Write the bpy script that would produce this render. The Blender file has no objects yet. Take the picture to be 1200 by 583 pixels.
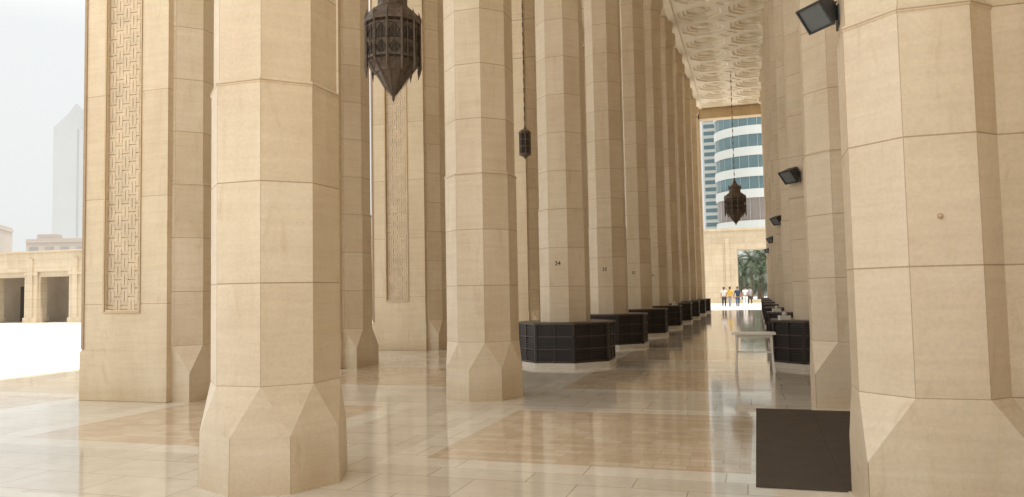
import bpy, math, random
from mathutils import Vector, Matrix
random.seed(7)
S=bpy.context.scene
COL=S.collection
R=math.radians

# ---------------------------------------------------------------- helpers
class MB:
    def __init__(s): s.v=[];s.f=[];s.uv=[];s.m=[]
    def face(s,pts,uvs=None,mi=0):
        b=len(s.v); s.v+= [tuple(p) for p in pts]
        s.f.append(list(range(b,b+len(pts))))
        s.uv.append(uvs if uvs else [(0.5,0.5)]*len(pts)); s.m.append(mi)
    def box(s,x0,x1,y0,y1,z0,z1,us=1.0,vs=1.0,mi=0,uo=0.0,vo=0.0):
        def u(a): return (a+uo)*us
        def w(a): return (a+vo)*vs
        s.face([(x0,y0,z0),(x1,y0,z0),(x1,y0,z1),(x0,y0,z1)],[(u(x0),w(z0)),(u(x1),w(z0)),(u(x1),w(z1)),(u(x0),w(z1))],mi)
        s.face([(x1,y1,z0),(x0,y1,z0),(x0,y1,z1),(x1,y1,z1)],[(u(x1),w(z0)),(u(x0),w(z0)),(u(x0),w(z1)),(u(x1),w(z1))],mi)
        s.face([(x1,y0,z0),(x1,y1,z0),(x1,y1,z1),(x1,y0,z1)],[(u(y0),w(z0)),(u(y1),w(z0)),(u(y1),w(z1)),(u(y0),w(z1))],mi)
        s.face([(x0,y1,z0),(x0,y0,z0),(x0,y0,z1),(x0,y1,z1)],[(u(y1),w(z0)),(u(y0),w(z0)),(u(y0),w(z1)),(u(y1),w(z1))],mi)
        s.face([(x0,y0,z1),(x1,y0,z1),(x1,y1,z1),(x0,y1,z1)],[(u(x0),u(y0)),(u(x1),u(y0)),(u(x1),u(y1)),(u(x0),u(y1))],mi)
        s.face([(x0,y1,z0),(x1,y1,z0),(x1,y0,z0),(x0,y0,z0)],[(u(x0),u(y1)),(u(x1),u(y1)),(u(x1),u(y0)),(u(x0),u(y0))],mi)
    def rings(s,rings,close_top=True,close_bot=False,vs=1.0,vo=0.0,mi=0):
        n=len(rings[0])
        for a,b in zip(rings[:-1],rings[1:]):
            for i in range(n):
                j=(i+1)%n
                s.face([a[i],a[j],b[j],b[i]],[(i,(a[i][2]+vo)*vs),(i+1,(a[j][2]+vo)*vs),(i+1,(b[j][2]+vo)*vs),(i,(b[i][2]+vo)*vs)],mi)
        if close_top: s.face(rings[-1],None,mi)
        if close_bot: s.face(list(reversed(rings[0])),None,mi)
    def obj(s,name,mats,parent=None,smooth=False):
        me=bpy.data.meshes.new(name)
        me.from_pydata(s.v,[],s.f)
        uvl=me.uv_layers.new(name="UVMap")
        k=0
        for uvs in s.uv:
            for q in uvs: uvl.data[k].uv=q; k+=1
        if not isinstance(mats,(list,tuple)): mats=[mats]
        for m in mats: me.materials.append(m)
        for p,mi in zip(me.polygons,s.m):
            p.material_index=mi; p.use_smooth=smooth
        me.update()
        o=bpy.data.objects.new(name,me); COL.objects.link(o)
        if parent: o.parent=parent
        return o
def ngon(r,z,n=8,ph=22.5,cx=0,cy=0):
    return [(cx+r*math.cos(R(ph+360*k/n)),cy+r*math.sin(R(ph+360*k/n)),z) for k in range(n)]
def empty(name,loc,label=None,cat=None,group=None):
    e=bpy.data.objects.new(name,None); e.empty_display_size=.3; COL.objects.link(e); e.location=loc
    tag(e,label,cat,group); return e
def tag(o,label=None,cat=None,group=None,kind=None):
    if label: o["label"]=label
    if cat: o["category"]=cat
    if group: o["group"]=group
    if kind: o["kind"]=kind
def dup(root,loc,rotz=None,scale=None):
    n=root.copy(); COL.objects.link(n); n.location=loc
    if rotz is not None: n.rotation_euler=(0,0,rotz)
    if scale: n.scale=(scale,)*3
    def rec(src,dst):
        for c in src.children:
            d=c.copy(); COL.objects.link(d); d.parent=dst; rec(c,d)
    rec(root,n)
    return n

# ---------------------------------------------------------------- materials
def newmat(name):
    m=bpy.data.materials.new(name); m.use_nodes=True
    nt=m.node_tree; b=nt.nodes["Principled BSDF"]; return m,nt,b
def nd(nt,t,**kw):
    n=nt.nodes.new(t)
    for k,v in kw.items(): setattr(n,k,v)
    return n
def math_(nt,op,a,b=None,c=None):
    n=nt.nodes.new("ShaderNodeMath"); n.operation=op
    for i,x in enumerate((a,b,c)):
        if x is None: continue
        if isinstance(x,(int,float)): n.inputs[i].default_value=x
        else: nt.links.new(x,n.inputs[i])
    return n.outputs[0]
def mix(nt,fac,a,b,bt='MIX'):
    n=nt.nodes.new("ShaderNodeMix"); n.data_type='RGBA'; n.blend_type=bt
    for i,x in ((0,fac),(6,a),(7,b)):
        if isinstance(x,(int,float)): n.inputs[i].default_value=x
        elif isinstance(x,tuple): n.inputs[i].default_value=(x+(1,))[:4]
        else: nt.links.new(x,n.inputs[i])
    return n.outputs[2]
def ramp(nt,fac,stops):
    n=nt.nodes.new("ShaderNodeValToRGB"); nt.links.new(fac,n.inputs[0])
    el=n.color_ramp.elements
    while len(el)<len(stops): el.new(.5)
    for e,(p,c) in zip(el,stops):
        e.position=p; e.color=(c,c,c,1) if isinstance(c,(int,float)) else tuple(c)+(1,)
    return n.outputs[0]
def noise(nt,vec,scale,detail=4,rough=.55,dist=0):
    n=nt.nodes.new("ShaderNodeTexNoise"); n.inputs["Scale"].default_value=scale
    n.inputs["Detail"].default_value=detail; n.inputs["Roughness"].default_value=rough
    n.inputs["Distortion"].default_value=dist
    if vec is not None: nt.links.new(vec,n.inputs["Vector"])
    return n.outputs[0]
def mapping(nt,vec,scale=(1,1,1),loc=(0,0,0)):
    n=nt.nodes.new("ShaderNodeMapping"); n.inputs["Scale"].default_value=scale; n.inputs["Location"].default_value=loc
    nt.links.new(vec,n.inputs["Vector"]); return n.outputs[0]
def brick(nt,vec,c1,c2,mort,w,h,ms,off=0.0,smooth=.1,bias=0.0):
    n=nt.nodes.new("ShaderNodeTexBrick"); n.offset=off; n.squash=1
    n.inputs["Color1"].default_value=c1+(1,); n.inputs["Color2"].default_value=c2+(1,); n.inputs["Mortar"].default_value=mort+(1,)
    n.inputs["Scale"].default_value=1; n.inputs["Mortar Size"].default_value=ms; n.inputs["Mortar Smooth"].default_value=smooth
    n.inputs["Brick Width"].default_value=w; n.inputs["Row Height"].default_value=h; n.inputs["Bias"].default_value=bias
    nt.links.new(vec,n.inputs["Vector"]); return n
def bump(nt,b,h,strength=.3,dist=.01):
    n=nt.nodes.new("ShaderNodeBump"); n.inputs["Strength"].default_value=strength; n.inputs["Distance"].default_value=dist
    nt.links.new(h,n.inputs["Height"]); nt.links.new(n.outputs[0],b.inputs["Normal"])

def stone(name,c1,c2,mort,w,h,ms,off=0.0,rough=.42):
    m,nt,b=newmat(name)
    tc=nd(nt,"ShaderNodeTexCoord"); geo=nd(nt,"ShaderNodeNewGeometry")
    pos=geo.outputs["Position"]
    br=brick(nt,tc.outputs["UV"],c1,c2,mort,w,h,ms,off)
    vadd=nd(nt,"ShaderNodeVectorMath"); vadd.operation='MULTIPLY_ADD'
    nt.links.new(br.outputs["Color"],vadd.inputs[0]); vadd.inputs[1].default_value=(60,60,60); nt.links.new(pos,vadd.inputs[2])
    vp=vadd.outputs[0]
    v1=noise(nt,mapping(nt,vp,(1.2,1.2,14)),1.0,6,.6,.6)
    v2=noise(nt,mapping(nt,pos,(1,1,.35)),1.3,5,.6,.3)
    v3=noise(nt,pos,38,3,.6)
    v4=noise(nt,mapping(nt,vp,(5,5,1.2)),1.0,6,.65,1.2)
    col=mix(nt,1.0,br.outputs["Color"],ramp(nt,v1,[(.3,(.94,.925,.90)),(.65,(1.03,1.03,1.02))]),'MULTIPLY')
    col=mix(nt,1.0,col,ramp(nt,v2,[(.3,(.92,.89,.85)),(.62,(1.03,1.03,1.03))]),'MULTIPLY')
    col=mix(nt,1.0,col,ramp(nt,v4,[(.28,(.91,.87,.82)),(.42,(1.0,1.0,1.0)),(.75,(1.03,1.03,1.04))]),'MULTIPLY')
    col=mix(nt,1.0,col,ramp(nt,v3,[(.3,.94),(.6,1.02)]),'MULTIPLY')
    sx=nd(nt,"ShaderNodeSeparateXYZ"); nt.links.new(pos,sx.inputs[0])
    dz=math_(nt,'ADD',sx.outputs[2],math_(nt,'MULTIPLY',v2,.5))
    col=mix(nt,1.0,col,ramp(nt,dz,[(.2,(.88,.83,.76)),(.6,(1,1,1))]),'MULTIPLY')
    nt.links.new(col,b.inputs["Base Color"])
    b.inputs["Roughness"].default_value=rough
    b.inputs["Specular IOR Level"].default_value=.35
    hh=math_(nt,'ADD',math_(nt,'MULTIPLY',br.outputs["Fac"],-1.0),math_(nt,'MULTIPLY',v3,.12))
    bump(nt,b,hh,.3,.003)
    return m
def plain(name,col,rough=.5,var=.12,scale=6,metal=0,spec=.5,bumps=0):
    m,nt,b=newmat(name)
    geo=nd(nt,"ShaderNodeNewGeometry")
    n=noise(nt,geo.outputs["Position"],scale,4)
    c=mix(nt,1.0,tuple(col),ramp(nt,n,[(.3,1-var),(.7,1+var)]),'MULTIPLY')
    nt.links.new(c,b.inputs["Base Color"]); b.inputs["Roughness"].default_value=rough
    b.inputs["Metallic"].default_value=metal; b.inputs["Specular IOR Level"].default_value=spec
    if bumps: bump(nt,b,noise(nt,geo.outputs["Position"],scale*6,3),bumps,.01)
    return m

LC1=(.71,.61,.475); LC2=(.655,.55,.41); MORT=(.42,.31,.20)
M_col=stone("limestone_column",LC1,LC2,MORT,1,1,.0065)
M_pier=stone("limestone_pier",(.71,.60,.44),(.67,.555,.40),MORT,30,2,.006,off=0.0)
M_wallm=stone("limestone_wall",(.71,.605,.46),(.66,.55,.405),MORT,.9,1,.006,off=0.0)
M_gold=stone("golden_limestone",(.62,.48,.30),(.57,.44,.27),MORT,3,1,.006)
M_carve=plain("carved_sandstone",(.66,.54,.39),.75,.10,4,spec=.2)
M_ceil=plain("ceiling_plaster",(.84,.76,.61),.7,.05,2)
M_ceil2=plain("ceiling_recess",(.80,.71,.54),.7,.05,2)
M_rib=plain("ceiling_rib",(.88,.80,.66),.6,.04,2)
M_black=plain("dark_stained_wood",(.024,.018,.015),.42,.3,5)
M_black2=plain("dark_wood_edge",(.07,.053,.043),.4,.2,5)
M_plinth=plain("white_marble_plinth",(.66,.61,.53),.3,.08,5)
M_bronze=plain("dark_bronze",(.13,.10,.078),.5,.35,12,metal=.35,bumps=.4)
M_bronze2=plain("dark_lantern_core",(.04,.032,.026),.6,.3,12)  # near-black core inside the pierced lanterns
M_mat=plain("brown_mat",(.088,.071,.058),.95,.07,3,spec=.05)
M_marble=plain("table_marble",(.74,.70,.64),.25,.08,6)
M_metal=plain("lamp_housing",(.03,.032,.034),.5,.2,8)
M_glass=plain("lamp_glass",(.10,.12,.13),.12,.05,8,spec=.8)
M_ink=plain("painted_number",(.10,.07,.05),.7,.1,20)
M_paper=plain("tissue_box",(.75,.72,.66),.7,.05,8)

def floor_mat():
    m,nt,b=newmat("polished_marble_floor")
    geo=nd(nt,"ShaderNodeNewGeometry"); pos=geo.outputs["Position"]
    sx=nd(nt,"ShaderNodeSeparateXYZ"); nt.links.new(pos,sx.inputs[0]); X,Y=sx.outputs[0],sx.outputs[1]
    P=5.45; Y0=8.55
    big=brick(nt,mapping(nt,pos,(1,1,1),(.12,.3,0)),(.69,.65,.57),(.61,.565,.485),(.38,.32,.25),.9,.6,.005,off=.5)
    small=brick(nt,mapping(nt,pos,(1,1,1),(.05,.0,0)),(.67,.57,.445),(.55,.44,.32),(.46,.38,.29),.30,.15,.004,off=.5)
    strip=brick(nt,mapping(nt,pos,(1,1,1),(.3,.1,0)),(.75,.715,.64),(.70,.66,.58),(.40,.34,.27),1.2,.45,.005,off=.5)
    fy=math_(nt,'ABSOLUTE',math_(nt,'MULTIPLY',math_(nt,'SUBTRACT',math_(nt,'FRACT',math_(nt,'ADD',math_(nt,'DIVIDE',math_(nt,'SUBTRACT',Y,Y0),P),.5)),.5),P))
    my=math_(nt,'LESS_THAN',fy,1.55)
    def band(cx,hw): return math_(nt,'LESS_THAN',math_(nt,'ABSOLUTE',math_(nt,'SUBTRACT',X,cx)),hw)
    mx=math_(nt,'MAXIMUM',band(-1.62,1.52),math_(nt,'MAXIMUM',band(-6.75,1.6),band(-12.2,1.4)))
    pm=math_(nt,'MULTIPLY',mx,my)
    my2=math_(nt,'LESS_THAN',fy,1.92)
    mx2=math_(nt,'MAXIMUM',band(-1.62,1.9),math_(nt,'MAXIMUM',band(-6.75,2.0),band(-12.2,1.8)))
    sm=math_(nt,'MULTIPLY',mx2,my2)
    c=mix(nt,sm,big.outputs["Color"],strip.outputs["Color"])
    c=mix(nt,pm,c,small.outputs["Color"])
    n1=noise(nt,pos,.9,5,.6,.5); n2=noise(nt,mapping(nt,pos,(3,5,1)),1.2,5,.6,1.0)
    n3=noise(nt,mapping(nt,pos,(1,1,1),(4,7,2)),5,6,.7,.8)
    c=mix(nt,1.0,c,ramp(nt,n1,[(.3,(.90,.88,.86)),(.7,(1.04,1.04,1.04))]),'MULTIPLY')
    c=mix(nt,1.0,c,ramp(nt,n2,[(.3,(.95,.935,.92)),(.65,(1.02,1.02,1.02))]),'MULTIPLY')
    c=mix(nt,1.0,c,ramp(nt,n3,[(.3,(.95,.935,.92)),(.6,(1.02,1.02,1.02))]),'MULTIPLY')
    nt.links.new(c,b.inputs["Base Color"])
    rr=ramp(nt,noise(nt,pos,.8,5,.65),[(.3,.035),(.7,.11)])
    nt.links.new(rr,b.inputs["Roughness"])
    b.inputs["Specular IOR Level"].default_value=.55
    bump(nt,b,math_(nt,'ADD',math_(nt,'MULTIPLY',noise(nt,pos,2.2,2),.6),math_(nt,'MULTIPLY',big.outputs["Fac"],-.3)),.08,.006)
    return m
M_floor=floor_mat()
def ground_mat():
    m,nt,b=newmat("courtyard_paving")
    geo=nd(nt,"ShaderNodeNewGeometry"); pos=geo.outputs["Position"]
    t=brick(nt,pos,(.72,.70,.66),(.66,.64,.60),(.48,.45,.40),1.2,.6,.01,off=.5)
    c=mix(nt,1.0,t.outputs["Color"],ramp(nt,noise(nt,pos,.4,5),[(.3,.9),(.7,1.05)]),'MULTIPLY')
    nt.links.new(c,b.inputs["Base Color"]); b.inputs["Roughness"].default_value=.6
    return m
M_ground=ground_mat()

# ---------------------------------------------------------------- setting
g=MB(); g.face([(-3000,-3000,0),(3000,-3000,0),(3000,3000,0),(-3000,3000,0)]); o=g.obj("ground",M_ground); tag(o,kind="structure",label="pale stone paving of the sunlit courtyard",cat="ground")
g=MB(); g.face([(-15.2,-14,.004),(2.4,-14,.004),(2.4,59,.004),(-15.2,59,.004)]); o=g.obj("floor",M_floor); tag(o,kind="structure",label="polished marble floor with pink brick pattern panels",cat="floor")

VS=1/.85; VO=-.02
SP=5.45; AX=-4.10; AY=5.92
TOP=15.2
ap=.52
Rs=ap/math.cos(R(22.5))
def column(loc,label):
    e=empty("column",loc,label,"column","octagonal stone columns of the arcade")
    b=MB(); Rb=.64
    b0=[(Rb*math.cos(R(45*k)),Rb*math.sin(R(45*k)),0) for k in range(8)]
    b1=[(x*.985,y*.985,.47) for x,y,_ in b0]
    s1=ngon(Rs,.87)
    for k in range(8):
        j=(k+1)%8
        b.face([b0[k],b0[j],b1[j],b1[k]],[(k,.0),(k+1,.0),(k+1,.98),(k,.98)])
        b.face([b1[k],s1[k],s1[(k-1)%8]],[(k+.5,.02),(k+.99,.98),(k+.01,.98)])
        b.face([b1[k],b1[j],s1[k]],[(k+3.01,.02),(k+3.99,.02),(k+3.5,.98)])
    b.obj("base",M_col,e)
    s=MB()
    Rt=Rs-.018
    s.rings([ngon(Rs,.87),ngon(Rs,3.40),ngon(Rs+.010,3.41),ngon(Rs+.010,3.435),ngon(Rt,3.46),ngon(Rt,13.6)],False,vs=VS,vo=VO)
    s.obj("shaft",M_col,e)
    c=MB()
    c.rings([ngon(Rt,13.6),ngon(Rt+.06,13.64),ngon(Rt+.06,13.8),ngon(Rt+.16,14.0),ngon(Rt+.16,14.35),ngon(Rt+.02,14.36),ngon(Rt+.02,TOP-.01)],True,vs=VS,vo=VO)
    c.obj("capital",M_wallm,e)
    return e
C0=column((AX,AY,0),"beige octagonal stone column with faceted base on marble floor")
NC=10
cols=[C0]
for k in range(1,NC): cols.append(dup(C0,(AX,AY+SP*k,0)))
for k in range(2,NC): cols[k]["label"]="beige octagonal stone column rising from a black shoe cabinet"
def number(txt,col):
    cu=bpy.data.curves.new("number",'FONT'); cu.body=txt; cu.size=.135; cu.extrude=.001; cu.align_x='CENTER'; cu.offset=.003
    t=bpy.data.objects.new("t",cu); COL.objects.link(t)
    dg=bpy.context.evaluated_depsgraph_get(); dg.update()
    me=bpy.data.meshes.new_from_object(t.evaluated_get(dg)); bpy.data.objects.remove(t)
    o=bpy.data.objects.new("painted_number",me); COL.objects.link(o)
    me.materials.clear(); me.materials.append(M_ink)
    o.parent=col; o.location=(-.02,-ap-.003,2.18); o.rotation_euler=(R(90),0,0)
for k,t in ((2,"34"),(3,"33"),(4,"32"),(5,"31")): number(t,cols[k])

def engaged(mb_base,mb_shaft,cx,cy,h=.515,top=13.6):
    rr=h/math.cos(R(22.5))
    cor=[(h,h),(-h,h),(-h,-h),(h,-h)]
    c0=[(cx+x,cy+y,0) for x,y in cor]; c1=[(cx+x,cy+y,.45) for x,y in cor]
    s1=ngon(rr,.87,cx=cx,cy=cy)
    for i in range(4):
        j=(i+1)%4
        mb_base.face([c0[i],c0[j],c1[j],c1[i]],[(i,0),(i+1,0),(i+1,.98),(i,.98)])
        mb_base.face([c1[i],s1[2*i+1],s1[2*i]],[(i+.5,.02),(i+.9,.98),(i+.1,.98)])
        mb_base.face([c1[i],c1[j],s1[(2*j)%8],s1[2*i+1]],[(i+.02,.02),(i+.98,.02),(i+.8,.98),(i+.2,.98)])
    mb_shaft.rings([ngon(rr,.87,cx=cx,cy=cy),ngon(rr,3.40,cx=cx,cy=cy),ngon(rr+.010,3.41,cx=cx,cy=cy),ngon(rr+.010,3.435,cx=cx,cy=cy),ngon(rr-.018,3.46,cx=cx,cy=cy),ngon(rr-.018,top,cx=cx,cy=cy)],True,vs=VS,vo=VO)

def pier(loc):
    e=empty("pier",loc,"wide beige stone pier with recessed carved geometric panel","pier","stone piers with carved panels facing the courtyard")
    W=1.68; PX0,PX1=.46,1.14; PB,PT=1.45,13.2; D=.09
    w=MB(); k=dict(us=1.0,vs=VS,vo=.16,uo=20)
    w.box(0,W,D,1.2,0.78,TOP,**k)
    w.box(0,PX0,0,D-.001,.78,TOP,**k); w.box(PX1,W,0,D-.001,.78,TOP,**k)
    w.box(PX0,PX1,0.0,D-.001,.78,PB,**k); w.box(PX0,PX1,0.0,D-.001,PT,TOP,**k)
    w.obj("wall",M_pier,e)
    p=MB(); p.box(-.02,W+.02,-.022,1.222,0,.78,us=1,vs=1/.8,vo=-.01,uo=20); p.box(-.01,W+.01,-.012,1.212,.78,.80,uo=20)
    p.obj("plinth",M_pier,e)
    f=MB(); 
    for a,bx in ((PX0-.03,PX0-.001),(PX1+.001,PX1+.03)):
        f.box(a,bx,-.016,-.001,PB-.03,PT,us=.1,vs=VS,vo=VO)
    f.box(PX0-.03,PX1+.03,-.018,-.002,PB-.055,PB-.031,us=.1)
    f.box(0.0,.05,-.018,-.001,.82,TOP,us=.1,vs=VS,vo=VO)
    f.obj("moulding",M_gold,e)
    c=MB(); c.face([(PX0,D-.012,PB),(PX1,D-.012,PB),(PX1,D-.012,PT),(PX0,D-.012,PT)])
    nx=5; cell=(PX1-PX0)/nx; nz=int((PT-PB)/cell)
    for iz in range(nz):
        for ix in range(nx):
            x0=PX0+ix*cell+.002; z0=PB+iz*cell
            g_=.009; y0,y1=D-.034,D-.013
            if (ix+iz)%2==0:
                for q in range(2):
                    zz=z0+q*cell/2
                    c.box(x0-.028*(ix>0),x0+cell-.002+.024*(ix<nx-1)-.002,y0,y1,zz+g_,zz+cell/2-g_*.4)
            else:
                for q in range(2):
                    xx=x0+q*cell/2
                    c.box(xx+g_,xx+cell/2-g_*.4,y0-.006,y1-.001,z0-.024*(iz>0),z0+cell+.024*(iz<nz-1))
    c.obj("carved_panel",M_carve,e)
    b=MB(); s=MB(); engaged(b,s,1.53,.60,.51,top=TOP)
    b.obj("base",M_col,e); s.obj("shaft",M_col,e)
    return e
PLX=-10.44
P0=pier((PLX,9.80,0))
PSP=5.22
piers=[P0]
for k in range(1,9): piers.append(dup(P0,(PLX-(.28 if k>1 else 0),9.80+PSP*k,0)))
def beam(x0,x1,y0,y1,z0,z1,name,label,mat=M_wallm,cat="beam"):
    b=MB(); b.box(x0,x1,y0,y1,z0,z1,us=.5,vs=1); o=b.obj(name,mat); tag(o,label,cat); return o
beam(-4.55,-3.72,1.0,58.2,TOP,TOP+1.2,"roof_beam","long stone beam carried by the octagonal columns")
beam(-10.46,-8.6,1.0,58,TOP,TOP+1.2,"roof_beam","long stone beam carried by the carved piers")
beam(-8.59,-4.56,1.0,58,TOP+.6,TOP+1.1,"aisle_roof","flat plastered roof over the side aisle",M_ceil,"roof")

# --- right wall and engaged piers
RX=1.23; RY=6.05
HW=16.6
WX=1.80
w=MB(); w.box(WX,WX+1.0,0,58.3,0,HW,us=.8,vs=VS,vo=VO)
wf=MB()
for k in range(-1,NC):
    yc=RY+SP*k
    y0=yc+.95; y1=yc+SP-.95
    for a,bb in ((y0,y0+.28),(y1-.28,y1)):
        wf.box(WX-.14,WX-.001,a,bb,.0,13.4,us=1,vs=VS,vo=VO)
    wf.box(WX-.14,WX-.001,y0+.281,y1-.281,12.9,13.4,us=.8,vs=VS,vo=VO)
    wf.box(WX-.06,WX-.001,y0+.281,y1-.281,3.38,3.5,us=.8)
    wf.box(WX-.06,WX-.001,y0+.281,y1-.281,0,.35,us=.8)
e=empty("arcade_wall",(0,0,0),"tall beige stone wall with framed bays behind the engaged columns","wall")
w.obj("wall",M_wallm,e); wf.obj("bay_frame",M_wallm,e)
def rpier(loc):
    e=empty("engaged_column",loc,"beige octagonal stone column engaged in the wall with square base","column","stone columns engaged in the arcade wall")
    b=MB(); s=MB(); engaged(b,s,0,0,.515,top=14.3)
    b.obj("base",M_col,e); s.obj("shaft",M_col,e)
    k=MB(); k.box(-.30,WX-RX-.002,-.36,.36,0,14.3,us=1,vs=VS,vo=VO)
    k.obj("backing",M_wallm,e)
    c=MB(); c.rings([ngon(Rs,14.3),ngon(Rs+.1,14.36),ngon(Rs+.1,14.7),ngon(Rs+.02,14.72),ngon(Rs+.02,TOP-.01)],True,True)
    c.obj("capital",M_wallm,e)
    return e
RP=rpier((RX-.065,RY,0)); rp=[RP]
for k in range(1,NC): rp.append(dup(RP,(RX-(.015 if k==1 else 0),RY+SP*k,0)))
pl=MB(); pl.rings([ngon(.020,0,7,10),ngon(.018,.005,7,10),ngon(.008,.006,7,0),ngon(.007,.024,7,0),ngon(.003,.028,7,0)]); po=pl.obj("wall_plug",M_gold,RP); po.rotation_euler=(R(90),0,0); po.location=(-.02,-.516,2.04)

# --- ceiling over the corridor
ce=empty("ceiling",(0,0,0),"cream coffered ceiling with raised octagonal ribs above the corridor","ceiling")
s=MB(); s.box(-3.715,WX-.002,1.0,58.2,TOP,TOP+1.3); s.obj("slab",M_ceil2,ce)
rb=MB(); ro=MB()
XL,XR=-3.36,1.40
cw=(XR-XL)/2
def oct_ring(mb,cx,cy,a0,a1,z0,z1,slope=.0,n=8,ph=22.5):
    q=1/math.cos(math.pi/n)
    A=ngon(a0*q,z1,n,ph,cx,cy); B=ngon(a0*q,z0,n,ph,cx,cy); C=ngon((a1+slope)*q,z0,n,ph,cx,cy); D_=ngon(a1*q,z1,n,ph,cx,cy)
    for k in range(n):
        j=(k+1)%n
        mb.face([A[k],A[j],B[j],B[k]]); mb.face([B[k],B[j],C[j],C[k]]); mb.face([C[k],C[j],D_[j],D_[k]])
def web(mb,cx,cy,h,a1,z0):
    q=1/math.cos(math.pi/8)
    O=ngon(a1*q,z0,8,22.5,cx,cy)
    t=math.tan(R(22.5))*h
    Sq=[(cx+h,cy+t,z0),(cx+t,cy+h,z0),(cx-t,cy+h,z0),(cx-h,cy+t,z0),(cx-h,cy-t,z0),(cx-t,cy-h,z0),(cx+t,cy-h,z0),(cx+h,cy-t,z0)]
    Cn={0:(cx+h,cy+h,z0),2:(cx-h,cy+h,z0),4:(cx-h,cy-h,z0),6:(cx+h,cy-h,z0)}
    for k in range(8):
        j=(k+1)%8
        if k in Cn: mb.face([O[k],O[j],Sq[j],Cn[k],Sq[k]][::-1])
        else: mb.face([O[k],O[j],Sq[j],Sq[k]][::-1])
for iy in range(0,14):
    for ix in range(2):
        cx=XL+cw*(ix+.5); cy=58.0-cw*(iy+.5)
        web(rb,cx,cy,cw/2,cw/2*.86,TOP-.20)
        q=1/math.cos(math.pi/8)
        def rg(a,z): return ngon(cw/2*a*q,TOP-z,8,22.5,cx,cy)
        rb.rings([rg(.86,.20),rg(.80,.12),rg(.66,.12),rg(.62,.055),rg(.50,.055),rg(.48,.004)],False)
        ro.rings([rg(.22,.004),rg(.20,.05),rg(.10,.05),rg(.08,.09)],True)
    cx=XL+cw; cy=58.0-cw*iy
    if iy>0: oct_ring(ro,cx,cy,.34,.25,TOP-.23,TOP-.201,.02,4,0)
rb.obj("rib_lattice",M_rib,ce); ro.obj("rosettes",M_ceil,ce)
bo=MB(); bo.box(-3.71,XL-.001,2,58.1,TOP-.25,TOP-.005); bo.box(XR+.001,WX-.003,2,58.1,TOP-.25,TOP-.005); bo.obj("border",M_ceil,ce)

# --- end portal
pe=empty("portal_frame",(0,58.25,0),"tall beige stone opening closing the end of the corridor","portal")
p=MB(); p.box(-3.7,1.8,0,.9,14.25,TOP+2,us=.5); p.obj("lintel",M_gold,pe)
p=MB(); p.box(-4.6,-3.60,0,.9,0,TOP+2,us=1,vs=VS); p.obj("left_jamb",M_wallm,pe)
p=MB(); p.box(1.26,2.82,0.1,.9,0,14.24,us=1,vs=VS); p.obj("right_jamb",M_wallm,pe)

# --- shoe cabinets
def cabinet(loc,a):
    e=empty("shoe_cabinet",loc,"black slatted wooden shoe cabinet wrapped around a column","shoe cabinet","black shoe cabinets around the column bases")
    q=1/math.cos(R(22.5)); 
    p=MB(); p.rings([ngon((a+.02)*q,0),ngon((a+.02)*q,.1)],True); p.obj("plinth",M_plinth,e)
    b=MB(); b.rings([ngon((a-.05)*q,.10),ngon((a-.05)*q,.90)],True); b.obj("body",M_black,e)
    t=MB(); t.rings([ngon((a+.02)*q,.90),ngon((a+.02)*q,.945)],True,True)
    t.obj("top",M_black2,e)
    s=MB(); po_=MB(); sh=MB()
    for k in range(8):
        P0=Vector(ngon(a*q,0)[k]); P1=Vector(ngon(a*q,0)[(k+1)%8])
        d=(P1-P0).normalized(); nrm=Vector((d.y,-d.x,0)); L=(P1-P0).length
        def bar(mb,u0,u1,z0,z1,n0,n1):
            pts=[]
            for u,n_ in ((u0,n0),(u1,n0),(u1,n1),(u0,n1)): pts.append(P0+d*u+nrm*n_)
            lo=[(v.x,v.y,z0) for v in pts]; hi=[(v.x,v.y,z1) for v in pts]
            mb.face(hi[::-1]); mb.face(lo)
            for i in range(4):
                j=(i+1)%4; mb.face([lo[i],lo[j],hi[j],hi[i]])
        for c in (0.0,L-.045): bar(po_,c,c+.045,.10,.90,-.045,0)
        bar(po_,L/2-.02,L/2+.02,.10,.90,-.045,-.004)
        for row in range(3):
            zb=.115+row*.262
            bar(sh,.045,L-.045,zb,zb+.028,-.05,.004)
            for sl in range(4):
                z=zb+.05+sl*.05
                bar(s,.05,L-.05,z,z+.030,-.045,-.012)
    po_.obj("corner_posts",M_black,e); s.obj("slats",M_black,e); sh.obj("shelves",M_black2,e)
    return e
K0=cabinet((AX,AY+2*SP,0),1.03)
for k in range(3,NC): dup(K0,(AX,AY+SP*k,0))
K1=cabinet((RX,RY+2*SP,0),.95)
for k in range(3,NC): dup(K1,(RX,RY+SP*k,0))

def tissue(loc,rz):
    e=empty("tissue_box",loc,"white paper tissue box standing on a black cabinet","tissue box","tissue boxes on the shoe cabinets"); e.rotation_euler=(0,0,rz)
    b=MB(); b.box(-.11,.11,-.06,.06,0,.09); b.obj("box",M_paper,e)
    t=MB(); t.rings([ngon(.03,.09,6),ngon(.05,.12,6),ngon(.03,.16,6),ngon(.008,.17,6)]); t.obj("tissue",M_plinth,e); return e
T=tissue((.52,RY+2*SP-.35,.946),.4); dup(T,(.5,RY+3*SP-.3,.946),.1); dup(T,(-3.3,AY+5*SP-.2,.946),.7)

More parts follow.
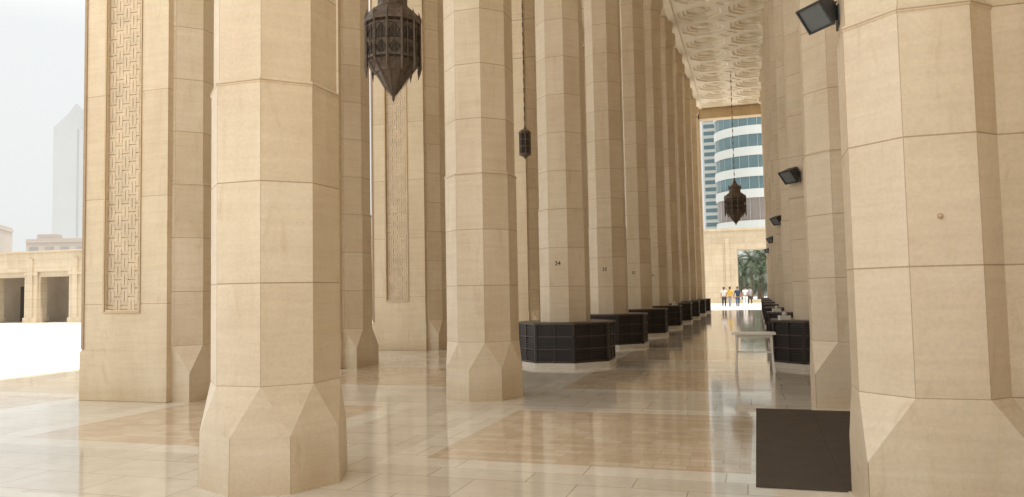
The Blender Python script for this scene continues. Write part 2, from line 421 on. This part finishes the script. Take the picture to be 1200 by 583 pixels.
te=empty("table",(-.08,15.6,0),"pale marble table with slim splayed legs on polished floor","table")
t=MB(); t.box(-.40,.40,-.25,.25,.715,.75); t.box(-.34,.34,-.19,.19,.66,.714); t.obj("top",M_marble,te)
for x in (-.31,.31):
    for y in (-.16,.16):
        l=MB(); l.rings([ngon(.034,0,4,45,x*1.12,y*1.15),ngon(.026,.35,4,45,x*1.05,y*1.06),ngon(.042,.66,4,45,x,y)]); l.obj("leg",M_marble,te)
t=MB(); t.box(-.31,.31,-.012,.012,.36,.385); 
for x in (-.325,.325): t.box(x-.012,x+.012,-.165,.165,.355,.385)
t.obj("stretcher",M_marble,te)

me_=MB(); 
me_.box(-.06,.62,6.55,10.75,.005,.014); me_.box(.622,1.25,6.60,10.72,.005,.013)
o=me_.obj("floor_mat",M_mat); tag(o,"dark brown rectangular mat lying on the marble floor","mat")

def flood(loc,sc=1):
    e=empty("floodlight",loc,"black box floodlight bracketed to a stone column","floodlight","floodlights on the engaged columns"); e.scale=(sc,sc,sc)
    h=MB(); 
    f=[(-.16,0,-.13),(.16,0,-.13),(.16,0,.13),(-.16,0,.13)]; b=[(-.10,.2,-.08),(.10,.2,-.08),(.10,.2,.08),(-.10,.2,.08)]
    h.face(b[::-1])
    for i in range(4):
        j=(i+1)%4; h.face([f[i],f[j],b[j],b[i]])
    for z in (-.05,0,.05): h.box(-.09,.09,.2,.235,z-.008,z+.008)
    H=h.obj("housing",M_metal,e)
    gl=MB(); gl.box(-.145,.145,-.006,.004,-.115,.115); G=gl.obj("glass",M_glass,e)
    fr=MB()
    for q in ((-.165,.165,-.02,.01,.115,.135),(-.165,.165,-.02,.01,-.135,-.115),(-.165,-.145,-.02,.01,-.1149,.1149),(.145,.165,-.02,.01,-.1149,.1149)): fr.box(*q)
    F=fr.obj("rim",M_metal,e)
    for q in (H,G,F): q.rotation_euler=(R(38),0,R(-52))
    br=MB(); br.box(.02,.26,.07,.10,-.02,.02); br.box(.20,.22,-.02,.2,-.10,.10); br.obj("bracket",M_metal,e)
    return e
F0=flood((RX-.065-.515-.15,RY+.10,3.64),.78)
for k in (2,4,6,8): dup(F0,(RX-.515-.02,RY+SP*k-.45,3.84),None,1.1)

# --- lanterns
def lantern(loc,chain_to,sc=(1,1,1),label=None):
    e=empty("lantern",loc,label or "dark pierced bronze lantern hanging on a chain","lantern","bronze lanterns hanging in the arcade"); e.scale=sc
    n=12; b=MB()
    core=[ (.30,.60),(.475,.66),(.475,1.42),(.40,1.50)]
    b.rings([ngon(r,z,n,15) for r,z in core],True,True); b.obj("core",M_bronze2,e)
    c=MB()
    def band(r,z0,z1,t=.02): c.rings([ngon(r-.02,z0-.01,n,15),ngon(r+t,z0,n,15),ngon(r+t,z1,n,15),ngon(r-.03,z1+.01,n,15)],True,True)
    band(.50,1.36,1.44,.05); band(.50,1.28,1.31,.02); band(.50,.98,1.01,.015); band(.50,.72,.76,.02)
    for k in range(n):
        a=R(15+360*k/n); a2=R(15+360*(k+1)/n)
        for aa,r_,w_ in ((a,.53,.028),((a+a2)/2,.50,.010)):
            cx,cy=r_*math.cos(aa),r_*math.sin(aa)
            c.rings([ngon(.004,.44 if w_>.02 else .62,4,math.degrees(aa),cx*.97,cy*.97),ngon(w_*1.2,.58 if w_>.02 else .66,4,math.degrees(aa),cx,cy),ngon(w_,.66 if w_>.02 else .7,4,math.degrees(aa),cx,cy),ngon(w_,1.36,4,math.degrees(aa),cx,cy),ngon(w_*1.3,1.44,4,math.degrees(aa),cx,cy),ngon(.004,1.58 if w_>.02 else 1.5,4,math.degrees(aa),cx*.96,cy*.96)],False)
        A=Vector((.505*math.cos(a),.505*math.sin(a),0)); B=Vector((.505*math.cos(a2),.505*math.sin(a2),0)); M=(A+B)/2
        for zt,hh in ((1.28,.14),(.98,.12),(.72,-.13)):
            for (p,q) in ((A,M),(B,M)):
                c.face([(p.x,p.y,zt),(q.x,q.y,zt),(p.x,p.y,zt-hh)]); 
        for (zl,zh) in ((.78,.96),(1.03,1.26)):
            for t0,t1 in ((.12,.45),(.55,.88)):
                for (ta,tb) in ((t0,t1),(t1,t0)):
                    p=A.lerp(B,ta); q=A.lerp(B,tb); p=p*.985; q=q*.985
                    c.face([(p.x,p.y,zl),(p.x,p.y,zl+.025),(q.x,q.y,zh),(q.x,q.y,zh-.025)])
    c.obj("pierced_body",M_bronze,e)
    d=MB()
    d.rings([ngon(r,z,n,15) for r,z in ((.54,1.44),(.50,1.52),(.42,1.60),(.31,1.68),(.29,1.72),(.29,1.90),(.32,1.92),(.32,1.96),(.22,2.02),(.13,2.12),(.10,2.22),(.045,2.30),(.045,2.42))],True)
    for k in range(n):
        aa=R(15+360*k/n); cx,cy=.31*math.cos(aa),.31*math.sin(aa)
        d.rings([ngon(.022,1.88,4,math.degrees(aa),cx,cy),ngon(.022,2.0,4,math.degrees(aa),cx,cy),ngon(.003,2.09,4,math.degrees(aa),cx,cy)],False)
    d.obj("crown",M_bronze,e)
    f=MB()
    f.rings([ngon(r,z,n,15) for r,z in ((.004,0),(.02,.03),(.035,.07),(.03,.10),(.15,.24),(.17,.25),(.18,.27),(.33,.48),(.37,.50),(.40,.54),(.50,.68))],False)
    for k in range(n):
        aa=R(15+360*k/n); 
        p=[(.052,.10),(.19,.26),(.35,.49),(.53,.66)]
        for (r0,z0),(r1,z1) in zip(p[:-1],p[1:]):
            f.face([(r0*math.cos(aa-.05),r0*math.sin(aa-.05),z0-.015),(r1*math.cos(aa-.05),r1*math.sin(aa-.05),z1-.015),(r1*math.cos(aa+.05),r1*math.sin(aa+.05),z1-.015),(r0*math.cos(aa+.05),r0*math.sin(aa+.05),z0-.015)])
    f.obj("lower_cone",M_bronze,e)
    chain(e,loc,chain_to,sc[2],2.40)
    return e
def chain(e,loc,chain_to,s3,z):
    ch=MB(); L=(chain_to-loc[2])/s3; i=0
    while z<L:
        z1=min(z+.16,L)
        if i%2: ch.box(-.022,.022,-.006,.006,z,z1)
        else: ch.box(-.006,.006,-.022,.022,z,z1)
        z=z1; i+=1
    ch.rings([ngon(.10,L-.10,10,0),ngon(.16,L-.03,10,0),ngon(.16,L-.002,10,0)],True,True)
    ch.obj("chain",M_bronze,e)
lantern((-6.78,13.75,5.45),TOP+.6,(1.04,1.04,1.14))
lantern((-1.05,48.8,5.45),TOP,(1.2,1.2,1.2))
# slim small lantern
loc=(-7.20,24.4,6.05)
e=empty("lantern",loc,"small slim dark cylindrical lantern hanging on a thin chain","lantern","bronze lanterns hanging in the arcade")
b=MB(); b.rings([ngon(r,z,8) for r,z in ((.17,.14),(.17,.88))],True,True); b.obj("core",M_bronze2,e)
b=MB()
b.rings([ngon(r,z,8) for r,z in ((.01,0),(.05,.05),(.12,.10),(.20,.13),(.20,.18),(.175,.19))],False)
b.rings([ngon(r,z,8) for r,z in ((.175,.83),(.21,.85),(.21,.91),(.15,.97),(.05,1.02),(.02,1.10),(.02,1.14))],True)
for k in range(8):
    aa=R(22.5+45*k); cx,cy=.185*math.cos(aa),.185*math.sin(aa)
    b.rings([ngon(.014,.18,4,math.degrees(aa),cx,cy),ngon(.014,.85,4,math.degrees(aa),cx,cy)],False)
for z in (.40,.62): b.rings([ngon(.178,z,8),ngon(.188,z+.01,8),ngon(.188,z+.03,8),ngon(.178,z+.04,8)],False)
b.obj("frame",M_bronze,e)
chain(e,loc,TOP+.6,1,1.13)
def cable(y,z):
    b=MB(); n=14
    pts=[(-8.4+ (AX+8.4-.55)*i/n, y, z-.10*math.sin(math.pi*i/n)) for i in range(n+1)]
    b.rings([[(x,yy+.006*math.cos(a),zz+.006*math.sin(a)) for a in (0,1.57,3.14,4.71)] for x,yy,zz in pts],True,True)
    o=b.obj("tie_cable",M_bronze); tag(o,"thin dark cable stretched between column and pier","cable","cables across the side aisle")
cable(AY+3*SP,8.9); cable(AY+3*SP,10.1)

# ---------------------------------------------------------------- courtyard and city
M_fac=stone("arcade_limestone",(.52,.44,.325),(.48,.40,.295),(.36,.28,.2),1.2,.6,.01)
M_inner=plain("arcade_inner_wall",(.56,.47,.36),.8,.1,1)  # even beige of the inner wall behind the openings
be=empty("arcade_building",(-79.4,45,0),"low beige stone arcade building across the courtyard","building")
b=MB(); fr=MB(); dr=MB()
per=4.4; n=14; H=5.35
for i in range(n+1):
    x=i*per
    b.box(x-.62,x+.62,0,.9,0,3.9,us=1)
    fr.box(x-.70,x+.70,-.08,1.0,0,.4); fr.box(x-.67,x+.67,-.06,-.001,3.6,3.85); fr.box(x-.22,x+.22,-.10,-.001,.4,4.9)
    if i<n:
        fr.box(x+.621,x+.80,.15,.75,0,3.5)
        fr.box(x+per-.80,x+per-.621,.15,.75,0,3.5); fr.box(x+.621,x+per-.621,.15,.75,3.501,3.899)
b.box(-.75,n*per+.75,0,.9,3.9,H,us=1)
fr.box(-.8,n*per+.8,-.08,1.0,H,H+.15)
b.obj("facade",M_fac,be); fr.obj("pilaster_trim",M_fac,be)
dr.box(-.6,n*per+.6,4.3,4.6,0,H-.01); dr.box(-.6,n*per+.6,.91,4.29,H-.3,H-.02); 
for i in range(0,n): dr.box(i*per+2.1,i*per+2.55,2.4,2.85,0,H-.35)
dr.obj("inner_wall",M_inner,be)
db=MB()
for i in range(0,n): 
    if i%2==0: db.box(i*per+2.7,i*per+3.9,4.24,4.295,0,2.9)
db.obj("dark_doors",plain("dark_door",(.09,.075,.065),.5),be)

M_wh=plain("pale_tower_cladding",(.36,.378,.39),.5,.04,.02)
M_gl=plain("tower_teal_glass",(.085,.14,.155),.15,.15,.1,spec=.6)
M_gl2=plain("tower_dark_glass",(.17,.145,.13),.3,.15,.1,spec=.6)
M_bw=plain("tower_white_band",(.44,.46,.45),.6,.05,.05)
M_blk=plain("beige_block",(.38,.34,.305),.7,.06,.05)
M_blk2=plain("block_window",(.26,.25,.25),.4,.1,.3)
e=empty("tower",(-523,463,0),"slender pale skyscraper with a slanted pointed top","skyscraper")
prof=[(-1,0),(-1,139),(4,144),(10,151),(14.5,158),(16,158),(17.5,139),(22,135),(34,126),(60,112),(60,0)]
t=MB()
fpts=[(x*.85,x*.52,z) for x,z in prof]; bpts=[(x*.85-18,x*.52+26,z) for x,z in prof]
t.face(fpts); t.face(bpts[::-1])
for i in range(len(prof)):
    j=(i+1)%len(prof); t.face([fpts[j],fpts[i],bpts[i],bpts[j]])
t.obj("shell",M_wh,e)
t=MB()
t.face([(q*.85,q*.52-.3,zz) for q,zz in ((16.5,0),(17.2,0),(17.2,138),(16.5,138))])
t.obj("facade_fin",plain("tower_line",(.30,.32,.34),.5,.05,.05),e)
def block(loc,w,d,h,rz,label,nx,nz):
    e=empty("building",loc,label,"building"); e.rotation_euler=(0,0,rz)
    b=MB(); b.box(0,w,0,d,0,h); b.box(w*.1,w*.4,d*.2,d*.5,h+.001,h+1.2); b.box(-.15,w+.15,-.15,d+.15,h-.9,h-.5); b.obj("wall",M_blk,e)
    x=MB()
    for i in range(nx):
        for j in range(nz):
            cx=(i+.5)*w/nx; cz=(j+.6)*(h-1)/nz
            x.box(cx-w/nx*.28,cx+w/nx*.28,-.08,.02,cz-(h/nz)*.25,cz+(h/nz)*.2)
    x.obj("window_rows",M_blk2,e)
block((-147.5,109.3,0),7.0,8,17.0,R(35),"beige apartment block with rows of small windows",5,8)
block((-163,137,0),14.5,9,16.4,R(18),"low beige office block beyond the courtyard",4,3)
block((-60,150,0),16,10,12,R(10),"low beige block behind the courtyard",6,4)

e=empty("tower",(1.5,315,0),"round office tower with teal glass and white bands","skyscraper")
wb=MB(); gb=MB(); br_=MB(); N_=56
def cyl(mb,r,z0,z1,cap=True): mb.rings([ngon(r,z0,N_,0),ngon(r,z1,N_,0)],cap,cap)
cyl(wb,15.6,0,27); cyl(br_,15.0,27,35.5)
z=35.5
while z<108:
    cyl(wb,15.6,z,z+3.3); cyl(gb,15.2,z+3.3,z+8.0)
    z+=8.0
cyl(wb,15.6,z,z+3)
wb.obj("white_bands",M_bw,e); gb.obj("glass_bands",M_gl,e); br_.obj("louvre_storeys",M_gl2,e)
mu=MB()
for k in range(0,N_,2):
    a=R(360*k/N_+3.2); cx,cy=15.24*math.cos(a),15.24*math.sin(a)
    mu.box(cx-.05,cx+.05,cy-.1,cy+.1,27,z)
mu.obj("mullions",M_bw,e)
e=empty("tower",(-20.3,340,0),"slab tower with striped blue windows","skyscraper")
b=MB(); b.box(0,8.5,0,18,0,96); b.obj("wall",M_bw,e)
b=MB()
for i in range(30): b.box(.8,7.8,-.1,.0,4+i*3.05,5.7+i*3.05); 
b.obj("window_strips",M_gl,e)

e=empty("gate_building",(-3.4,88,0),"broad beige stone gateway with wide rectangular opening","gate")
b=MB(); b.box(-4,1.5,0,3,0,8.0,us=1); b.box(5.3,18,0,3,0,8.0,us=1); b.box(1.501,5.299,0.0,3,5.9,8.0,us=1); b.obj("wall",M_fac,e)
b=MB(); b.box(-4.1,18.2,-.15,3.2,8.0,8.25); b.box(.25,.7,-.10,-.001,.4,7.2); b.box(-4,18,-.08,-.001,0,.4); b.obj("trim",M_fac,e)
b=MB(); 
for x in (1.6,1.8,2.0,4.85,5.05,5.2): b.box(x-.02,x+.02,1.4,1.45,0,2.6)
b.obj("gate_bars",M_metal,e)
b=MB(); b.box(-60,60,150,150.5,0,2.6); o=b.obj("boundary_wall",plain("grey_wall",(.22,.23,.22),.8,.08,.5)); tag(o,"low grey boundary wall behind the palms","wall")

M_leaf=plain("palm_leaf",(.05,.075,.035),.6,.4,2)
M_trunk=plain("palm_trunk",(.16,.12,.085),.9,.3,6,bumps=.6)
def palm(loc,h,rs,nf=60):
    rnd=random.Random(rs)
    e=empty("palm_tree",loc,"date palm with drooping green fronds beyond the gate","palm tree","date palms beyond the gate")
    t=MB(); rr=[]; 
    for i in range(14):
        z=h*i/13; rr.append(ngon((.24-.05*i/13)*(1.12 if i%2 else 1),z,10,0,.15*math.sin(z*.4),0))
    t.rings(rr); t.obj("trunk",M_trunk,e)
    c=MB()
    for k in range(nf):
        a=rnd.uniform(0,6.283); el=rnd.uniform(-.7,1.3); L=rnd.uniform(2.0,3.0)
        P=Vector((.15*math.sin(h*.4),0,h)); d=Vector((math.cos(a)*math.cos(el),math.sin(a)*math.cos(el),math.sin(el)))
        prev=P; seg=14
        for s_ in range(seg):
            d=(d+Vector((0,0,-.10))).normalized(); q=prev+d*L/seg
            side=d.cross(Vector((0,0,1))).normalized()
            w=.45*math.sin(math.pi*(s_+1.2)/(seg+1.5))
            for sg in (-1,1):
                tip=prev+side*sg*w+d*.22+Vector((0,0,-.14-rnd.uniform(0,.1)))
                c.face([prev,prev+d*.09,tip])
            c.face([prev+side*.015,prev-side*.015,q-side*.015,q+side*.015])
            prev=q
    c.obj("crown",M_leaf,e); return e
for i,(x,y,h) in enumerate(((-1.6,104,3.6),(.4,106,4.2),(-.7,110,5.4),(1.6,109,5.2),(-2.6,116,5.8),(2.8,118,4.4),(.3,113,2.6),(2.0,104,2.6),(.8,122,6.4),(-1.6,120,2.2))):
    palm((x,y,0),h,i+1)

# ---------------------------------------------------------------- people
def mk_skin(name,verts,edges,radii,mat,parent,sub=1,root=0):
    me=bpy.data.meshes.new(name); me.from_pydata(verts,edges,[]); o=bpy.data.objects.new(name,me); COL.objects.link(o)
    md=o.modifiers.new("s",'SKIN')
    if not me.skin_vertices: me.skin_vertices.new()
    for i,r_ in enumerate(radii):
        sv=me.skin_vertices[0].data[i]; sv.radius=(r_,r_) if not isinstance(r_,tuple) else r_; sv.use_root=(i==root)
    sm=o.modifiers.new("d",'SUBSURF'); sm.levels=sub; sm.render_levels=sub
    dg=bpy.context.evaluated_depsgraph_get(); dg.update()
    m2=bpy.data.meshes.new_from_object(o.evaluated_get(dg)); bpy.data.objects.remove(o)
    m2.materials.clear(); m2.materials.append(mat)
    for p in m2.polygons: p.use_smooth=True
    o=bpy.data.objects.new(name,m2); COL.objects.link(o); o.parent=parent; return o
M_skin=plain("skin",(.36,.21,.14),.6,.05,10)
M_hair=plain("hair",(.015,.012,.01),.6,.2,20)
def person(loc,rz,shirt,trou,stride,label,long=False):
    e=empty("person",loc,label,"person"); e.rotation_euler=(0,0,rz)
    s=stride
    V=[];E=[];Rr=[]
    def add(p,r_,par=None):
        V.append(p); Rr.append(r_)
        if par is not None: E.append((par,len(V)-1))
        return len(V)-1
    pel=add((0,0,.95),(.14,.10)); wa=add((0,0,1.08),(.125,.09),pel); chst=add((0,.0,1.30),(.15,.10),wa); nk0=add((0,0,1.44),(.075,.07),chst); nk=add((0,.0,1.50),.05,nk0)
    hd=add((0,.01,1.57),(.07,.085),nk); hd2=add((0,.01,1.64),(.078,.095),hd); hd3=add((0,0,1.71),(.06,.075),hd2)
    for sg in (-1,1):
        hip=add((sg*.09,0,.88),.085,pel); kn=add((sg*.10,-.02+sg*s*.16,.49),.055,hip); an=add((sg*.10,sg*s*.26+(.08 if sg*s<0 else 0)*1,.10 if sg*s>=0 else .14),.038,kn)
        to=add((sg*.11,V[an][1]-.15,.04),.032,an)
        sh=add((sg*.175,0,1.41),.055,nk0); el=add((sg*.235,.02-sg*s*.10,1.13),.042,sh); wr=add((sg*.25,-.04-sg*s*.2,.90),.028,el)
        pm=add((sg*.25,V[wr][1]-.01,.83),(.022,.032),wr)
        for f in range(4):
            a=add((sg*.252,V[wr][1]-.03+.018*f,.775),.009,pm); add((sg*.24,V[wr][1]-.035+.018*f,.735-.004*(f==1)),.008,a)
        a=add((sg*.235,V[wr][1]-.05,.81),.010,pm); add((sg*.228,V[wr][1]-.065,.785),.009,a)
    mk_skin("body",V,E,Rr,M_skin,e)
    f=MB(); f.face([(-.012,-.095,1.60),(.012,-.095,1.60),(0,-.118,1.605)]); f.face([(-.012,-.095,1.60),(0,-.118,1.605),(0,-.092,1.65)]); f.face([(.012,-.095,1.60),(0,-.092,1.65),(0,-.118,1.605)])
    f.obj("nose",M_skin,e)
    h=MB(); 
    rings=[]
    for i in range(7):
        ph=i/6*math.pi/2
        rings.append([(.092*math.cos(ph)*math.cos(R(30*k)),.015+.108*math.cos(ph)*math.sin(R(30*k)),1.655+.115*math.sin(ph)+(.03 if math.sin(R(30*k))<-.5 and i==0 else (-.06 if i==0 else 0))) for k in range(12)])
    h.rings(rings,True); h.obj("hair",M_hair,e,smooth=True)
    V2=[(0,0,.90 if not long else .5),(0,0,1.08),(0,0,1.30),(0,0,1.43)]; R2=[(.165,.12),(.15,.112),(.17,.12),(.09,.085)]; E2=[(0,1),(1,2),(2,3)]
    for sg in (-1,1):
        b0=len(V2); V2+=[(sg*.175,0,1.41),(sg*.215,.015-sg*s*.06,1.22)]; R2+=[.07,.062]; E2+=[(3,b0),(b0,b0+1)]
    mk_skin("shirt",V2,E2,R2,shirt,e)
    V3=[(0,0,.95)]; R3=[(.155,.115)]; E3=[]
    for sg in (-1,1):
        b0=len(V3); yk=-.02+sg*s*.16; ya=sg*s*.26+(.08 if sg*s<0 else 0)
        V3+=[(sg*.09,0,.86),(sg*.10,yk,.49),(sg*.10,ya,.13)]; R3+=[.10,.075,.062]; E3+=[(0,b0),(b0,b0+1),(b0+1,b0+2)]
    mk_skin("trousers",V3,E3,R3,trou,e)
    return e
def cl(n,c): return plain(n,c,.8,.1,8)
w_=cl("white_cloth",(.7,.7,.7)); y_=cl("yellow_cloth",(.65,.42,.05)); n_=cl("navy_cloth",(.03,.045,.09)); j_=cl("denim",(.06,.09,.15)); k_=cl("black_cloth",(.025,.025,.028)); gr=cl("grey_cloth",(.3,.3,.32))
person((-2.6,66.5,0),R(180),w_,k_,.8,"person in white shirt and dark trousers walking away")
person((-2.1,66.0,0),R(165),y_,gr,-.7,"person in yellow shirt and grey trousers walking")
person((-1.45,64.0,0),R(10),n_,j_,.9,"person in navy shirt and blue jeans walking")
person((-1.0,73,0),R(170),w_,w_,.5,"person in long white clothes walking")
person((-.6,75,0),R(200),gr,k_,-.7,"person in grey shirt and dark trousers walking")

# ---------------------------------------------------------------- light
el=74; az=-20
sv=Vector((math.cos(R(el))*math.cos(R(az)),math.cos(R(el))*math.sin(R(az)),math.sin(R(el))))
L=bpy.data.lights.new("sun",'SUN'); L.energy=5; L.angle=R(.5); L.color=(1,.95,.88)
lo=bpy.data.objects.new("sun",L); COL.objects.link(lo); lo.rotation_euler=sv.to_track_quat('Z','Y').to_euler(); lo.location=(20,-10,40)
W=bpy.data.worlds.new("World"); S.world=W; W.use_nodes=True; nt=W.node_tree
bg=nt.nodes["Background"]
sk=nt.nodes.new("ShaderNodeTexSky"); sk.sky_type='NISHITA'; sk.sun_disc=False; sk.sun_elevation=R(el); sk.sun_rotation=R(110)
sk.air_density=1.0; sk.dust_density=6.0; sk.ozone_density=.6
# bright hazy sky: whitish veil, brightened overhead as added fill light for the arcade
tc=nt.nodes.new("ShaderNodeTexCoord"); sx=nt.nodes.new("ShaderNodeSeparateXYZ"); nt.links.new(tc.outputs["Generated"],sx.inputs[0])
haze_fill=ramp(nt,sx.outputs[2],[(0.0,(5.9,6.0,5.9)),(.30,(6.3,6.4,6.35)),(.62,(13.2,13.0,12.5)),(1.0,(14.3,14.2,13.6))])
col=mix(nt,.93,sk.outputs[0],haze_fill)
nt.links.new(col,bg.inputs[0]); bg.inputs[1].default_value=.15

# ---------------------------------------------------------------- camera
cam=bpy.data.cameras.new("cam"); cam.lens=27.0; cam.sensor_width=36; cam.clip_end=5000; cam.clip_start=.05
co=bpy.data.objects.new("camera",cam); COL.objects.link(co)
M=Matrix.Rotation(R(17.57),4,'Z')@Matrix.Rotation(R(93.3),4,'X')@Matrix.Rotation(R(-1.1),4,'Z')
co.matrix_world=Matrix.Translation((0,0,1.6))@M
S.camera=co
S.view_settings.view_transform='Standard'; S.view_settings.look='None'; S.view_settings.exposure=0
